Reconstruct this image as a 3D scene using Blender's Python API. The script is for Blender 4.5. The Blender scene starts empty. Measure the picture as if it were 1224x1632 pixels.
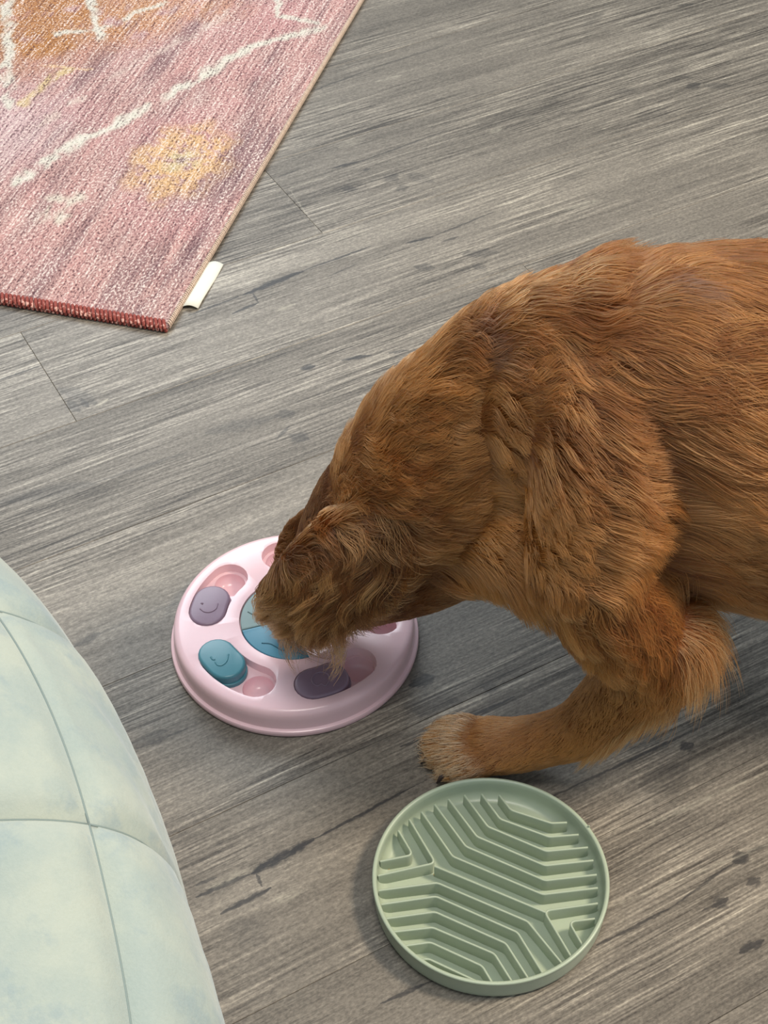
import bpy, bmesh, math, random
import numpy as np
from mathutils import Vector, Matrix
from mathutils.kdtree import KDTree

rng = np.random.default_rng(7)
random.seed(7)
scene = bpy.context.scene
COL = scene.collection

# ------------------------------------------------------------------ camera
CAM_F = 2466.3          # focal length in pixels of the 1224x1632 frame
CAM_H = 1.1987
PITCH = 0.78554
ROLL = -0.015116
FW = np.array([0, math.cos(PITCH), -math.sin(PITCH)])
_r = np.array([1.0, 0, 0]); _u = np.cross(_r, FW)
RT = math.cos(ROLL) * _r + math.sin(ROLL) * _u
UP = -math.sin(ROLL) * _r + math.cos(ROLL) * _u
cd = bpy.data.cameras.new('camera'); cam = bpy.data.objects.new('camera', cd); COL.objects.link(cam)
cd.sensor_fit = 'VERTICAL'; cd.sensor_height = 36; cd.lens = 36 * CAM_F / 1632
cd.clip_start = .02; cd.clip_end = 50
M = Matrix.Identity(4)
for i in range(3):
    M[i][0] = RT[i]; M[i][1] = UP[i]; M[i][2] = -FW[i]
M[2][3] = CAM_H
cam.matrix_world = M
scene.camera = cam

# ------------------------------------------------------------------ light
scene.view_settings.view_transform = 'Standard'
scene.view_settings.look = 'None'
scene.view_settings.exposure = 0.0
scene.view_settings.gamma = 1.0
scene.view_settings.use_curve_mapping = False
w = bpy.data.worlds.new('room_ambient'); scene.world = w; w.use_nodes = True
w.node_tree.nodes['Background'].inputs[0].default_value = (.74, .88, 1.0, 1)
w.node_tree.nodes['Background'].inputs[1].default_value = .52


def area(name, loc, target, size, power, col):
    l = bpy.data.lights.new(name, 'AREA'); l.shape = 'RECTANGLE'
    l.size, l.size_y = size; l.energy = power; l.color = col
    o = bpy.data.objects.new(name, l); COL.objects.link(o); o.location = loc
    o.rotation_euler = (Vector(target) - Vector(loc)).to_track_quat('-Z', 'Y').to_euler()
    return o


area('ceiling_lamp', (1.75, .85, 2.35), (0.1, .95, 0), (.5, .5), 78, (1.0, .85, .66))
area('ceiling_lamp_over_seat', (.0, .55, 2.6), (-.05, .9, 0), (.6, .6), 24, (1.0, .95, .88))
area('window_daylight', (-.9, 3.6, 2.1), (0, 1.0, 0.1), (1.8, 1.3), 58, (.88, .95, 1.0))


# ------------------------------------------------------------------ helpers
def ray(px, py):
    return FW + (px - 612) / CAM_F * RT + (816 - py) / CAM_F * UP


def atz(px, py, z):
    d = ray(px, py); t = (z - CAM_H) / d[2]
    return np.array([0, 0, CAM_H]) + t * d


def lin(r, g, b):
    f = lambda c: (c / 255 / 12.92) if c / 255 <= .04045 else ((c / 255 + .055) / 1.055) ** 2.4
    return (f(r), f(g), f(b), 1.0)


def mesh_obj(name, verts, faces, mat=None, parent=None, smooth=True, sharp=None):
    me = bpy.data.meshes.new(name)
    me.from_pydata([tuple(v) for v in verts], [], [tuple(f) for f in faces])
    me.update()
    o = bpy.data.objects.new(name, me); COL.objects.link(o)
    if mat: me.materials.append(mat)
    if smooth:
        me.polygons.foreach_set('use_smooth', [True] * len(me.polygons))
        if sharp is not None:
            me.set_sharp_from_angle(angle=math.radians(sharp))
    if parent: o.parent = parent
    return o


def empty(name, loc=(0, 0, 0), rz=0.0):
    o = bpy.data.objects.new(name, None); COL.objects.link(o)
    o.location = loc; o.rotation_euler = (0, 0, rz); o.empty_display_size = .05
    return o


def tag(o, label, cat, group=None, kind=None):
    if label: o['label'] = label
    if cat: o['category'] = cat
    if group: o['group'] = group
    if kind: o['kind'] = kind
    return o


def tube_mesh(path, radius, sides=10, flat=1.0, caps=True):
    """swept tube with rounded ends; path Nx3, radius scalar or list"""
    P = np.array(path, float); n = len(P)
    rad = np.full(n, radius) if np.isscalar(radius) else np.array(radius, float)
    T = np.gradient(P, axis=0); T /= np.linalg.norm(T, axis=1)[:, None] + 1e-12
    V, Fc = [], []
    for i in range(n):
        up = np.array([0, 0, 1.0]) if abs(T[i][2]) < .9 else np.array([1.0, 0, 0])
        a = np.cross(T[i], up); a /= np.linalg.norm(a); b = np.cross(a, T[i])
        for k in range(sides):
            t = 2 * math.pi * k / sides
            V.append(P[i] + rad[i] * (math.cos(t) * a + flat * math.sin(t) * b))
    for i in range(n - 1):
        for k in range(sides):
            k2 = (k + 1) % sides
            Fc.append((i * sides + k, i * sides + k2, (i + 1) * sides + k2, (i + 1) * sides + k))
    Fc.append(tuple(range(sides))[::-1]); Fc.append(tuple((n - 1) * sides + k for k in range(sides)))
    return V, Fc


def catmull(pts, n=12):
    P = np.array(pts, float)
    P = np.vstack([2 * P[0] - P[1], P, 2 * P[-1] - P[-2]])
    out = []
    for i in range(1, len(P) - 2):
        for t in np.linspace(0, 1, n, endpoint=False):
            a, b, c, d = P[i - 1:i + 3]
            out.append(.5 * ((2 * b) + (c - a) * t + (2 * a - 5 * b + 4 * c - d) * t * t + (-a + 3 * b - 3 * c + d) * t ** 3))
    out.append(P[-2])
    return np.array(out)


class NT:
    """tiny node builder"""
    def __init__(s, name):
        s.m = bpy.data.materials.new(name); s.m.use_nodes = True
        s.t = s.m.node_tree; s.t.nodes.clear()
        s.out = s.t.nodes.new('ShaderNodeOutputMaterial')

    def n(s, kind, **kw):
        nd = s.t.nodes.new(kind)
        for k, v in kw.items():
            if k.startswith('i_'):
                key = k[2:]
                key = int(key) if key.isdigit() else key.replace('_', ' ')
                s.set(nd.inputs[key], v)
            else:
                setattr(nd, k, v)
        return nd

    def set(s, sock, v):
        if isinstance(v, bpy.types.NodeSocket): s.t.links.new(v, sock)
        else: sock.default_value = v

    def math(s, op, a, b=None, c=None, clamp=False):
        nd = s.t.nodes.new('ShaderNodeMath'); nd.operation = op; nd.use_clamp = clamp
        s.set(nd.inputs[0], a)
        if b is not None: s.set(nd.inputs[1], b)
        if c is not None: s.set(nd.inputs[2], c)
        return nd.outputs[0]

    def vmath(s, op, a, b=None, out=0):
        nd = s.t.nodes.new('ShaderNodeVectorMath'); nd.operation = op
        s.set(nd.inputs[0], a)
        if b is not None: s.set(nd.inputs[1], b)
        return nd.outputs[out]

    def noise(s, vec, scale, detail=3, rough=.55, out=0, dist=0.0):
        nd = s.n('ShaderNodeTexNoise', i_Vector=vec, i_Scale=scale, i_Detail=detail, i_Roughness=rough, i_Distortion=dist)
        return nd.outputs[out]

    def ss(s, v, a, b, lo=0.0, hi=1.0):
        nd = s.n('ShaderNodeMapRange', interpolation_type='SMOOTHSTEP')
        for i, x in enumerate((v, a, b, lo, hi)): s.set(nd.inputs[i], x)
        return nd.outputs[0]

    def mix(s, f, a, b, blend='MIX'):
        nd = s.t.nodes.new('ShaderNodeMix'); nd.data_type = 'RGBA'; nd.blend_type = blend
        s.set(nd.inputs[0], f); s.set(nd.inputs[6], a); s.set(nd.inputs[7], b)
        return nd.outputs[2]

    def ramp(s, f, stops):
        nd = s.t.nodes.new('ShaderNodeValToRGB'); s.set(nd.inputs[0], f)
        el = nd.color_ramp.elements
        while len(el) < len(stops): el.new(.5)
        for e, (p, c) in zip(el, stops): e.position = p; e.color = c
        return nd.outputs[0]

    def principled(s, color, rough=.5, bump=None, bump_s=.3, bump_d=.001, **kw):
        b = s.t.nodes.new('ShaderNodeBsdfPrincipled')
        s.set(b.inputs['Base Color'], color); s.set(b.inputs['Roughness'], rough)
        for k, v in kw.items(): s.set(b.inputs[k.replace('_', ' ')], v)
        if bump is not None:
            bn = s.n('ShaderNodeBump', i_Strength=bump_s, i_Distance=bump_d, i_Height=bump)
            s.t.links.new(bn.outputs[0], b.inputs['Normal'])
        s.t.links.new(b.outputs[0], s.out.inputs[0])
        return b


def plain(name, rgb, rough=.45, noise_amt=.04, bump=.0, scale=60, **kw):
    t = NT(name)
    co = t.n('ShaderNodeTexCoord').outputs['Object']
    nz = t.noise(co, scale, 4)
    c = lin(*rgb)
    a = tuple(x * (1 - noise_amt) for x in c[:3]) + (1,)
    b = tuple(min(1, x * (1 + noise_amt)) for x in c[:3]) + (1,)
    t.principled(t.mix(nz, a, b), rough, nz if bump else None, bump, .0006, **kw)
    return t.m


# ------------------------------------------------------------------ floor of printed planks
TH = math.radians(28.5)
U2 = np.array([math.cos(TH), math.sin(TH)]); V2 = np.array([-math.sin(TH), math.cos(TH)])
PW, PL = .192, 1.22


def uv_of(px, py):
    p = atz(px, py, 0)[:2]
    return float(p @ U2), float(p @ V2)


def plank_material(name, strokes):
    t = NT(name)
    co = t.n('ShaderNodeTexCoord').outputs['Object']
    oi = t.n('ShaderNodeObjectInfo')
    off = t.vmath('MULTIPLY', oi.outputs['Color'], (9.0, 7.0, 5.0))
    warp = t.noise(t.vmath('ADD', t.vmath('MULTIPLY', co, (3.2, 11, 1)), off), 1.0, 3, .55, out=1)
    warp = t.vmath('MULTIPLY', t.vmath('SUBTRACT', warp, (.5, .5, .5)), (.012, .007, 0))
    wc = t.vmath('ADD', co, warp)
    c1 = t.vmath('ADD', t.vmath('MULTIPLY', wc, (1.5, 16, 1)), off)
    broad = t.noise(c1, 1.0, 5, .6)
    c2 = t.vmath('ADD', t.vmath('MULTIPLY', wc, (5.0, 230, 1)), off)
    lines = t.noise(c2, 1.0, 4, .65)
    c3 = t.vmath('ADD', t.vmath('MULTIPLY', wc, (15, 520, 1)), off)
    fine = t.noise(c3, 1.0, 3, .6)
    patch = t.noise(t.vmath('ADD', t.vmath('MULTIPLY', co, (3.5, 9, 1)), off), 1.0, 4, .6)
    speck = t.noise(t.vmath('ADD', t.vmath('MULTIPLY', wc, (230, 420, 1)), off), 1.0, 3, .7)
    amt = t.ss(patch, .36, .60, .22, 1.1)
    g = t.math('ADD', t.math('MULTIPLY', t.math('SUBTRACT', broad, .5), .62), .44)
    g = t.math('ADD', g, t.math('MULTIPLY', t.math('MULTIPLY', t.math('SUBTRACT', lines, .5), 1.25), amt))
    g = t.math('ADD', g, t.math('MULTIPLY', t.math('MULTIPLY', t.math('SUBTRACT', fine, .5), 1.25), amt))
    g = t.math('ADD', g, t.math('MULTIPLY', t.math('SUBTRACT', speck, .5), .75))
    tone = t.n('ShaderNodeSeparateColor', i_Color=oi.outputs['Color']).outputs[0]
    g = t.math('ADD', g, t.math('MULTIPLY', t.math('SUBTRACT', tone, .5), .12))
    col = t.ramp(g, [(.05, lin(58, 53, 48)), (.32, lin(98, 92, 84)), (.52, lin(124, 117, 107)), (.74, lin(158, 150, 137)), (1.0, lin(204, 196, 178))])
    # flat printed cracks and knots, and soft dark patches (segment distance, wobbling)
    wob = t.noise(t.vmath('MULTIPLY', co, (60, 110, 1)), 1.0, 3, .6, out=1)
    wob = t.vmath('MULTIPLY', t.vmath('SUBTRACT', wob, (.5, .5, .5)), (.007, .004, 0))
    sc = t.vmath('MULTIPLY', t.vmath('ADD', co, wob), (1, 1, 0))
    brk = t.noise(t.vmath('MULTIPLY', co, (90, 300, 1)), 1.0, 3, .65)
    mask = None; lmask = None
    for (u0, v0, u1, v1, wd, dens) in strokes:
        a = Vector((u0, v0, 0)); b = Vector((u1, v1, 0)); d = b - a; L2 = max(d.length_squared, 1e-9)
        pa = t.vmath('SUBTRACT', sc, tuple(a))
        h = t.math('MULTIPLY', t.vmath('DOT_PRODUCT', pa, tuple(d), out=1), 1 / L2, clamp=True)
        sv = t.n('ShaderNodeVectorMath', operation='SCALE'); sv.inputs[0].default_value = tuple(d); t.set(sv.inputs['Scale'], h)
        dist = t.vmath('LENGTH', t.vmath('SUBTRACT', pa, sv.outputs[0]), out=1)
        c2_ = t.math('MULTIPLY_ADD', h, 2.0, -1.0)
        tp = t.math('MULTIPLY_ADD', t.math('MULTIPLY', c2_, c2_), -.72, 1.0)
        dist = t.math('ADD', t.math('DIVIDE', dist, tp), t.math('MULTIPLY', t.math('SUBTRACT', brk, .5), wd * 2.2))
        m = t.math('MULTIPLY', t.ss(dist, wd * .40, wd * 1.15, 1, 0), abs(dens))
        if dens > 0: mask = m if mask is None else t.math('MAXIMUM', mask, m)
        else: lmask = m if lmask is None else t.math('MAXIMUM', lmask, m)
    if mask is not None:
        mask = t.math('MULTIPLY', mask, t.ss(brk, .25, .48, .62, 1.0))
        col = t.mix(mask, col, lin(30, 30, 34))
    if lmask is not None:
        lmask = t.math('MULTIPLY', lmask, t.ss(brk, .40, .6, .1, .8))
        col = t.mix(lmask, col, lin(196, 190, 172))
    rough = t.ss(g, .2, .8, .52, .40)
    t.principled(col, rough, t.math('ADD', t.math('MULTIPLY', lines, .6), t.math('MULTIPLY', fine, .4)), .35, .0006, Specular_IOR_Level=.42)
    return t.m


# strokes given as photo pixels on the floor: (x0,y0,x1,y1, width m, darkness)   negative = pale
STROKES = [
    (300, 503, 388, 470, .0018, .75), (388, 470, 482, 432, .0060, .85), (482, 432, 592, 392, .0022, .75),
    (404, 468, 411, 481, .0022, .7), (370, 500, 412, 482, .0028, .8), (520, 442, 570, 420, .002, .5),
    (646, 388, 690, 377, .0032, .8), (690, 377, 790, 336, .0018, .6), (705, 385, 730, 377, .003, .6),
    (662, 425, 690, 427, .010, .42), (740, 405, 790, 402, .012, .38), (755, 424, 775, 428, .010, .38),
    (530, 268, 575, 257, .0032, .8), (575, 257, 720, 205, .0018, .6), (440, 284, 475, 270, .002, .5), (578, 272, 590, 268, .003, .6),
    (545, 300, 568, 302, .010, .42), (615, 288, 632, 278, .012, .42), (632, 302, 650, 298, .010, .42), (650, 278, 690, 290, .014, .3),
    (490, 148, 600, 107, .0025, .6), (600, 107, 720, 68, .004, .35), (440, 2, 640, -60, .02, .3),
    (480, 588, 500, 583, .006, .75), (545, 574, 592, 566, .004, .75), (620, 563, 650, 558, .003, .6),
    (440, 662, 470, 658, .010, .4), (440, 700, 460, 680, .003, .5), (465, 694, 490, 700, .013, .45), (330, 690, 440, 664, .012, .3),
    (95, 620, 150, 642, .016, .34), (110, 640, 125, 655, .010, .5), (130, 636, 140, 648, .007, .6), (150, 650, 172, 636, .004, -.6),
    (0, 605, 64, 583, .0022, .55), (0, 800, 150, 770, .014, .3), (150, 770, 300, 720, .003, .35),
    (312, 1430, 400, 1392, .0035, .75), (400, 1392, 500, 1338, .0065, .9), (500, 1338, 662, 1252, .0022, .85), (662, 1252, 900, 1130, .0018, .55),
    (408, 1392, 418, 1413, .0022, .7), (352, 1456, 432, 1415, .0038, .8), (311, 1412, 345, 1398, .002, .6), (370, 1470, 420, 1500, .020, .2),
    (900, 1260, 1125, 1155, .0022, .7), (905, 1258, 790, 1312, .0022, .7), (605, 1600, 681, 1566, .0024, .75), (681, 1566, 760, 1530, .002, .6),
    (952, 1507, 1070, 1446, .0022, .75), (1070, 1446, 1170, 1374, .0018, .7), (1170, 1374, 1190, 1362, .008, .8), (1190, 1360, 1224, 1346, .0022, .6),
    (1120, 1452, 1160, 1430, .0018, .6), (1138, 1444, 1158, 1434, .007, .8), (1192, 1410, 1210, 1400, .006, .7), (1180, 1518, 1216, 1498, .0055, .85),
    (1085, 1194, 1104, 1186, .007, .8), (970, 1190, 1060, 1150, .022, .35), (1030, 1255, 1090, 1225, .024, .36),  # last two: broad soft dark patches near the foreleg
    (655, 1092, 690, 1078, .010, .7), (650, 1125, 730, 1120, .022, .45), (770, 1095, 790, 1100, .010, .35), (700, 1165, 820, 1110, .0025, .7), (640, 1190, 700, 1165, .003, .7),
    (690, 1200, 735, 1230, .010, .45), (540, 1200, 660, 1165, .006, .3),  # first: soft dark stroke along the paw's front edge
    (1095, 140, 1115, 133, .011, .5), (1125, 137, 1165, 137, .012, .35), (1080, 122, 1105, 124, .004, .3), (1080, 10, 1105, 6, .006, .5),
    (1020, 190, 1060, 170, .02, .2), (980, 150, 1010, 140, .010, .25), (930, 45, 960, 20, .010, .2),
    (119, 1031, 160, 1008, .006, .5), (160, 1008, 300, 955, .003, .3), (205, 1188, 265, 1165, .008, .4), (215, 1195, 300, 1160, .0025, .5),
    (978, 1444, 1224, 1346, .0022, -.35), (1000, 1330, 1224, 1230, .004, -.3), (950, 1400, 975, 1440, .0, -.0),
    (480, 425, 510, 412, .004, -.35), (440, 495, 470, 485, .006, -.4), (600, 130, 640, 120, .006, -.35), (540, 235, 580, 220, .01, -.25),
    (460, 300, 530, 278, .003, -.4), (460, 300, 506, 366, .0015, -.35), (900, 335, 960, 318, .008, -.35), (780, 212, 800, 205, .006, -.4),
    (430, 1440, 480, 1420, .006, -.35), (330, 1415, 400, 1385, .006, -.3),
]
SU = []
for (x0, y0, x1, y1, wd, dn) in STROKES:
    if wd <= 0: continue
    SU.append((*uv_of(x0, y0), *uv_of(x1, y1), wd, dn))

floor_mat = plain('floor_underlay', (92, 88, 82), .8)
fl = mesh_obj('floor', [(-3, -2.5, -.02), (4.5, -2.5, -.02), (4.5, 5.2, -.02), (-3, 5.2, -.02), (-3, -2.5, -.0035), (4.5, -2.5, -.0035), (4.5, 5.2, -.0035), (-3, 5.2, -.0035)],
              [(0, 3, 2, 1), (4, 5, 6, 7), (0, 1, 5, 4), (1, 2, 6, 5), (2, 3, 7, 6), (3, 0, 4, 7)], floor_mat, smooth=False)
tag(fl, 'grey weathered wood-look plank floor', None, kind='structure')


def plank_mesh(name, L, W):
    g, b = .00015, .0004
    x0, x1, y0, y1 = g, L - g, g, W - g
    V = [(x0, y0, -.0034), (x1, y0, -.0034), (x1, y1, -.0034), (x0, y1, -.0034),
         (x0, y0, -b), (x1, y0, -b), (x1, y1, -b), (x0, y1, -b),
         (x0 + b, y0 + b, 0), (x1 - b, y0 + b, 0), (x1 - b, y1 - b, 0), (x0 + b, y1 - b, 0)]
    Fc = [(3, 2, 1, 0), (8, 9, 10, 11)]
    for k in range(4):
        j = (k + 1) % 4
        Fc += [(k, j, j + 4, k + 4), (k + 4, j + 4, j + 8, k + 8)]
    me = bpy.data.meshes.new(name); me.from_pydata(V, [], Fc); me.update()
    return me


wall_mat = plain('wall_paint', (226, 224, 216), .9, .02, .1, 80)
for nm, (x0, y0, x1, y1) in dict(wall_back=(-3, 5.2, 4.5, 5.3), wall_left=(-3.1, -2.5, -3, 5.2)).items():
    wv = [(x0, y0, -.02), (x1, y0, -.02), (x1, y1, -.02), (x0, y1, -.02), (x0, y0, 2.6), (x1, y0, 2.6), (x1, y1, 2.6), (x0, y1, 2.6)]
    tag(mesh_obj(nm, wv, [(0, 3, 2, 1), (4, 5, 6, 7), (0, 1, 5, 4), (1, 2, 6, 5), (2, 3, 7, 6), (3, 0, 4, 7)], wall_mat, smooth=False), 'plain off-white painted wall', None, kind='structure')

pm = plank_mesh('plank', PL, PW)
generic_plank = plank_material('vinyl_plank_print', [])
JOINT = {0: .333, 1: .757, -1: -.27, -2: -.40, -3: -.20, -4: -.08, -5: -.28, -6: -.12, 2: .52, 3: .30, 4: .42, 5: .45}
V0 = 1.362
prng = random.Random(3)
for row in range(-22, 26):
    v0 = V0 + row * PW
    j = JOINT.get(row, prng.uniform(0, PL))
    j = j - PL * math.ceil((j + 3.6) / PL)
    k = 0
    while True:
        u0 = j + k * PL; k += 1
        if u0 > 6.2: break
        c = (u0 + PL / 2) * U2 + (v0 + PW / 2) * V2
        if not (-2.75 < c[0] < 3.95 and -2.15 < c[1] < 4.85): continue
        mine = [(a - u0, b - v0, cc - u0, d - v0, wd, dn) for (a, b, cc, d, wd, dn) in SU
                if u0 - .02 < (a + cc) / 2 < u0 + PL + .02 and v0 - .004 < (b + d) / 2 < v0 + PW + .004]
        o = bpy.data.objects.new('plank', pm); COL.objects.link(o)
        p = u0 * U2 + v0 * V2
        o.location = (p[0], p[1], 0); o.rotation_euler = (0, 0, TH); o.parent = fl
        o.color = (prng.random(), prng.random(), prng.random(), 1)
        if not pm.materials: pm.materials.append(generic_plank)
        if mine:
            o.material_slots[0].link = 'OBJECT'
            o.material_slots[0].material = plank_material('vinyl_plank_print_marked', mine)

# ------------------------------------------------------------------ rug
RC = atz(267, 520, .008)[:2]
RT1 = atz(576, 0, .008)[:2]
E1 = (RT1 - RC) / np.linalg.norm(RT1 - RC); E2 = np.array([-E1[1], E1[0]])
RA, RB, RZ = 1.25, 1.75, .008
rug_ang = math.atan2(E1[1], E1[0])          # local x along E1 (length), local y along E2 (width)


def seg_d(P, a, b):
    a = np.array(a); b = np.array(b); d = b - a
    h = np.clip(((P - a) @ d) / (d @ d), 0, 1)
    return np.linalg.norm(P - a - h[:, None] * d, axis=1)


def vnoise(P, freq, seed):
    """value noise on 2-D points"""
    r = np.random.default_rng(seed); T = r.random((64, 64))
    q = P * freq; i = np.floor(q).astype(int); f = q - i; f = f * f * (3 - 2 * f)
    g = lambda dx, dy: T[(i[:, 0] + dx) % 64, (i[:, 1] + dy) % 64]
    return (g(0, 0) * (1 - f[:, 0]) + g(1, 0) * f[:, 0]) * (1 - f[:, 1]) + (g(0, 1) * (1 - f[:, 0]) + g(1, 1) * f[:, 0]) * f[:, 1]


def build_rug():
    step = .0045
    na, nb = int(RA / step), int(RB / step)
    a = np.linspace(0, RA, na); b = np.linspace(0, RB, nb)
    A, B = np.meshgrid(a, b, indexing='ij')
    P = np.c_[A.ravel(), B.ravel()]             # (a, b)
    # colours, blended in layers
    c = lambda r, g, bb: np.array(lin(r, g, bb)[:3])
    col = np.tile(c(184, 148, 143), (len(P), 1))

    def lay(m, rgb):
        nonlocal col
        m = np.clip(m, 0, 1)[:, None]; col = col * (1 - m) + m * c(*rgb)
    S = np.c_[P[:, 0] * 60, P[:, 1] * 5]
    st = vnoise(S, 1, 1) * .6 + vnoise(S, 2.3, 2) * .4
    bl = vnoise(P, 9, 3) * .6 + vnoise(P, 21, 4) * .4
    lay((st - .45) * 1.6, (204, 154, 148))
    lay((.46 - st) * 2.0, (120, 92, 98))
    lay((bl - .5) * 2.4, (192, 144, 142))
    lay((.36 - bl) * 2.6, (132, 100, 104))
    wob = np.c_[vnoise(P, 45, 5) - .5, vnoise(P, 45, 6) - .5] * .012 + np.c_[vnoise(P, 130, 15) - .5, vnoise(P, 130, 16) - .5] * .008
    Q = P + wob
    brk = vnoise(P, 38, 7) * .55 + vnoise(np.c_[P[:, 0] * 4, P[:, 1]], 45, 8) * .45

    def stroke(pts, wdt, rgb, den=1.0, lo=.22):
        m = np.zeros(len(P))
        for p0, p1 in zip(pts[:-1], pts[1:]):
            m = np.maximum(m, np.clip((wdt - seg_d(Q, p0, p1)) / (wdt * .5), 0, 1))
        lay(m * den * np.clip((brk - lo) * 4, 0, 1), rgb)

    def blob(ca, cb, ra, rb, rgb, den=.8, soft=.5, lo=.25):
        d = np.sqrt(((Q[:, 0] - ca) / ra) ** 2 + ((Q[:, 1] - cb) / rb) ** 2)
        lay(np.clip((1 - d) / soft, 0, 1) * den * np.clip((brk - lo) * 4, 0, 1), rgb)
    white, gold, orange = (216, 212, 198), (216, 176, 128), (178, 124, 74)
    # top-left ochre field
    blob(.50, .70, .20, .24, orange, .9, .6, .1)
    blob(.34, .72, .10, .10, (196, 140, 84), .6, .6)
    blob(.28, .80, .14, .08, (206, 152, 104), .5, .6)
    blob(.44, .62, .06, .05, orange, .9, .4, .1)
    blob(.40, .36, .13, .17, (204, 180, 182), .6, .7, .1)  # pale lavender patch: light reflection painted into the rug colour
    # long ivory zigzag band
    zz = [(.318, .250), (.289, .335), (.275, .372), (.250, .405), (.234, .442), (.212, .485), (.197, .525), (.172, .575), (.153, .622), (.128, .690), (.082, .731), (.03, .78)]
    stroke(zz, .0125, white, .95, .22)
    stroke([(.352, .394), (.303, .536), (.254, .647), (.211, .741), (.17, .86)], .010, (206, 184, 174), .75, .35)
    stroke([(.352, .394), (.37, .33), (.40, .27)], .012, (205, 178, 172), .5, .4)
    stroke([(.415, .556), (.385, .558), (.341, .566)], .0035, (224, 188, 150), .9, .1)
    stroke([(.378, .556), (.392, .50), (.402, .45)], .011, (214, 190, 140), .8, .25)
    stroke([(.60, .80), (.562, .74), (.50, .61), (.455, .51), (.415, .43)], .012, white, .9, .2)
    stroke([(.45, .80), (.425, .765), (.392, .705), (.362, .655)], .009, white, .95, .1)
    stroke([(.44, .655), (.40, .675), (.372, .69), (.345, .745), (.31, .80)], .006, white, .9, .2)
    stroke([(.145, .87), (.128, .83), (.113, .797), (.085, .795), (.049, .792)], .0085, white, .95, .1)
    stroke([(.13, .86), (.16, .90), (.21, .95)], .010, white, .9, .2)
    # gold medallion
    d = np.sqrt(((Q[:, 0] - .115) / .092) ** 2 + ((Q[:, 1] - .358) / .130) ** 2)
    an = np.arctan2((Q[:, 1] - .358) / .13, (Q[:, 0] - .115) / .092)
    star = .88 + .10 * np.cos(8 * an)
    dith = vnoise(P, 190, 17) * .5 + vnoise(P, 90, 18) * .5
    lay(np.clip((star - d) * 3.0, 0, 1) * np.clip((dith - .26) * 5, 0, 1) * .95, gold)
    lay(np.clip(1 - np.abs(d - .62) * 8, 0, 1) * .45 * (np.cos(16 * an) > 0) * np.clip((dith - .3) * 4, 0, 1), (160, 122, 112))
    lay(np.clip((.30 - d) * 8, 0, 1) * .7 * np.clip((dith - .3) * 4, 0, 1), (206, 194, 156))
    lay(np.clip((.10 - d) * 14, 0, 1) * .9, (132, 108, 112))
    # small ivory flower
    for ca, cb in ((.248, .185), (.222, .225), (.238, .215), (.250, .215), (.222, .19)):
        blob(ca, cb, .017, .026, (214, 206, 190), .85, .6, .25)
    # repeats further up the runner, outside the photograph
    for ca, cb in ((.55, .36), (.98, .36), (.3, 1.1), (.75, 1.1), (.8, .75), (.3, 1.5), (.9, 1.5)):
        dd = np.sqrt(((Q[:, 0] - ca) / .09) ** 2 + ((Q[:, 1] - cb) / .13) ** 2)
        lay(np.clip((.85 - dd) * 5, 0, 1) * .8 * np.clip((brk - .2) * 3, 0, 1), gold)
        lay(np.clip((.25 - dd) * 10, 0, 1) * .7, (206, 190, 142))
    # plain border by the right edge and darker hem
    lay(np.clip((.030 - P[:, 0]) / .012, 0, 1) * .5 * np.clip((brk - .2) * 3, 0, 1), (168, 138, 136))
    lay(np.clip((.055 - np.abs(P[:, 0] - .022)) / .03, 0, 1) * np.clip((.5 - st) * 3, 0, 1) * .6, (120, 98, 104))
    Z = RZ + .0006 * (vnoise(P, 160, 9) - .5) + .0009 * (vnoise(P, 7, 10) - .5)
    edge = np.minimum.reduce([P[:, 0], P[:, 1], RA - P[:, 0], RB - P[:, 1]])
    Z = Z - .004 * np.clip(1 - edge / .006, 0, 1) ** 2
    V = np.c_[P[:, 1], P[:, 0], Z]
    idx = np.arange(na * nb).reshape(na, nb)
    Fq = np.c_[idx[:-1, :-1].ravel(), idx[:-1, 1:].ravel(), idx[1:, 1:].ravel(), idx[1:, :-1].ravel()]
    me = bpy.data.meshes.new('pile')
    me.from_pydata(V.tolist(), [], Fq.tolist()); me.update()
    at = me.color_attributes.new('dye_and_light', 'FLOAT_COLOR', 'POINT')
    at.data.foreach_set('color', np.c_[col, np.ones(len(col))].ravel().astype(np.float32))
    me.polygons.foreach_set('use_smooth', [True] * len(me.polygons))
    t = NT('woven_rug')
    co = t.n('ShaderNodeTexCoord').outputs['Object']
    dye_and_light = t.n('ShaderNodeAttribute', attribute_name='dye_and_light').outputs['Color']
    w1 = t.noise(t.vmath('MULTIPLY', co, (210, 330, 1)), 1.0, 1, .6)
    w2 = t.noise(t.vmath('MULTIPLY', co, (420, 520, 1)), 1.0, 2, .7)
    w3 = t.noise(t.vmath('MULTIPLY', co, (9, 230, 1)), 1.0, 2, .6)
    k = t.math('ADD', t.math('MULTIPLY', t.math('SUBTRACT', w1, .5), 3.0), t.math('MULTIPLY', t.math('SUBTRACT', w2, .5), 1.6))
    k = t.math('ADD', k, t.math('MULTIPLY', t.math('SUBTRACT', w3, .5), 2.2))
    light = t.mix(t.ss(k, .05, .75, 0, .9), dye_and_light, lin(238, 220, 212))
    dark = t.mix(t.ss(k, -.05, -.8, 0, .9), light, lin(96, 68, 74))
    t.principled(dark, .95, k, .8, .0012, Specular_IOR_Level=.1)
    me.materials.append(t.m)
    root = empty('rug', (RC[0], RC[1], 0), rug_ang)
    tag(root, 'faded rose woven rug with ivory zigzags and gold medallion', 'rug')
    o = bpy.data.objects.new('pile', me); COL.objects.link(o); o.parent = root
    back = plain('rug_backing', (150, 120, 110), .95)
    e = .0005
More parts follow.
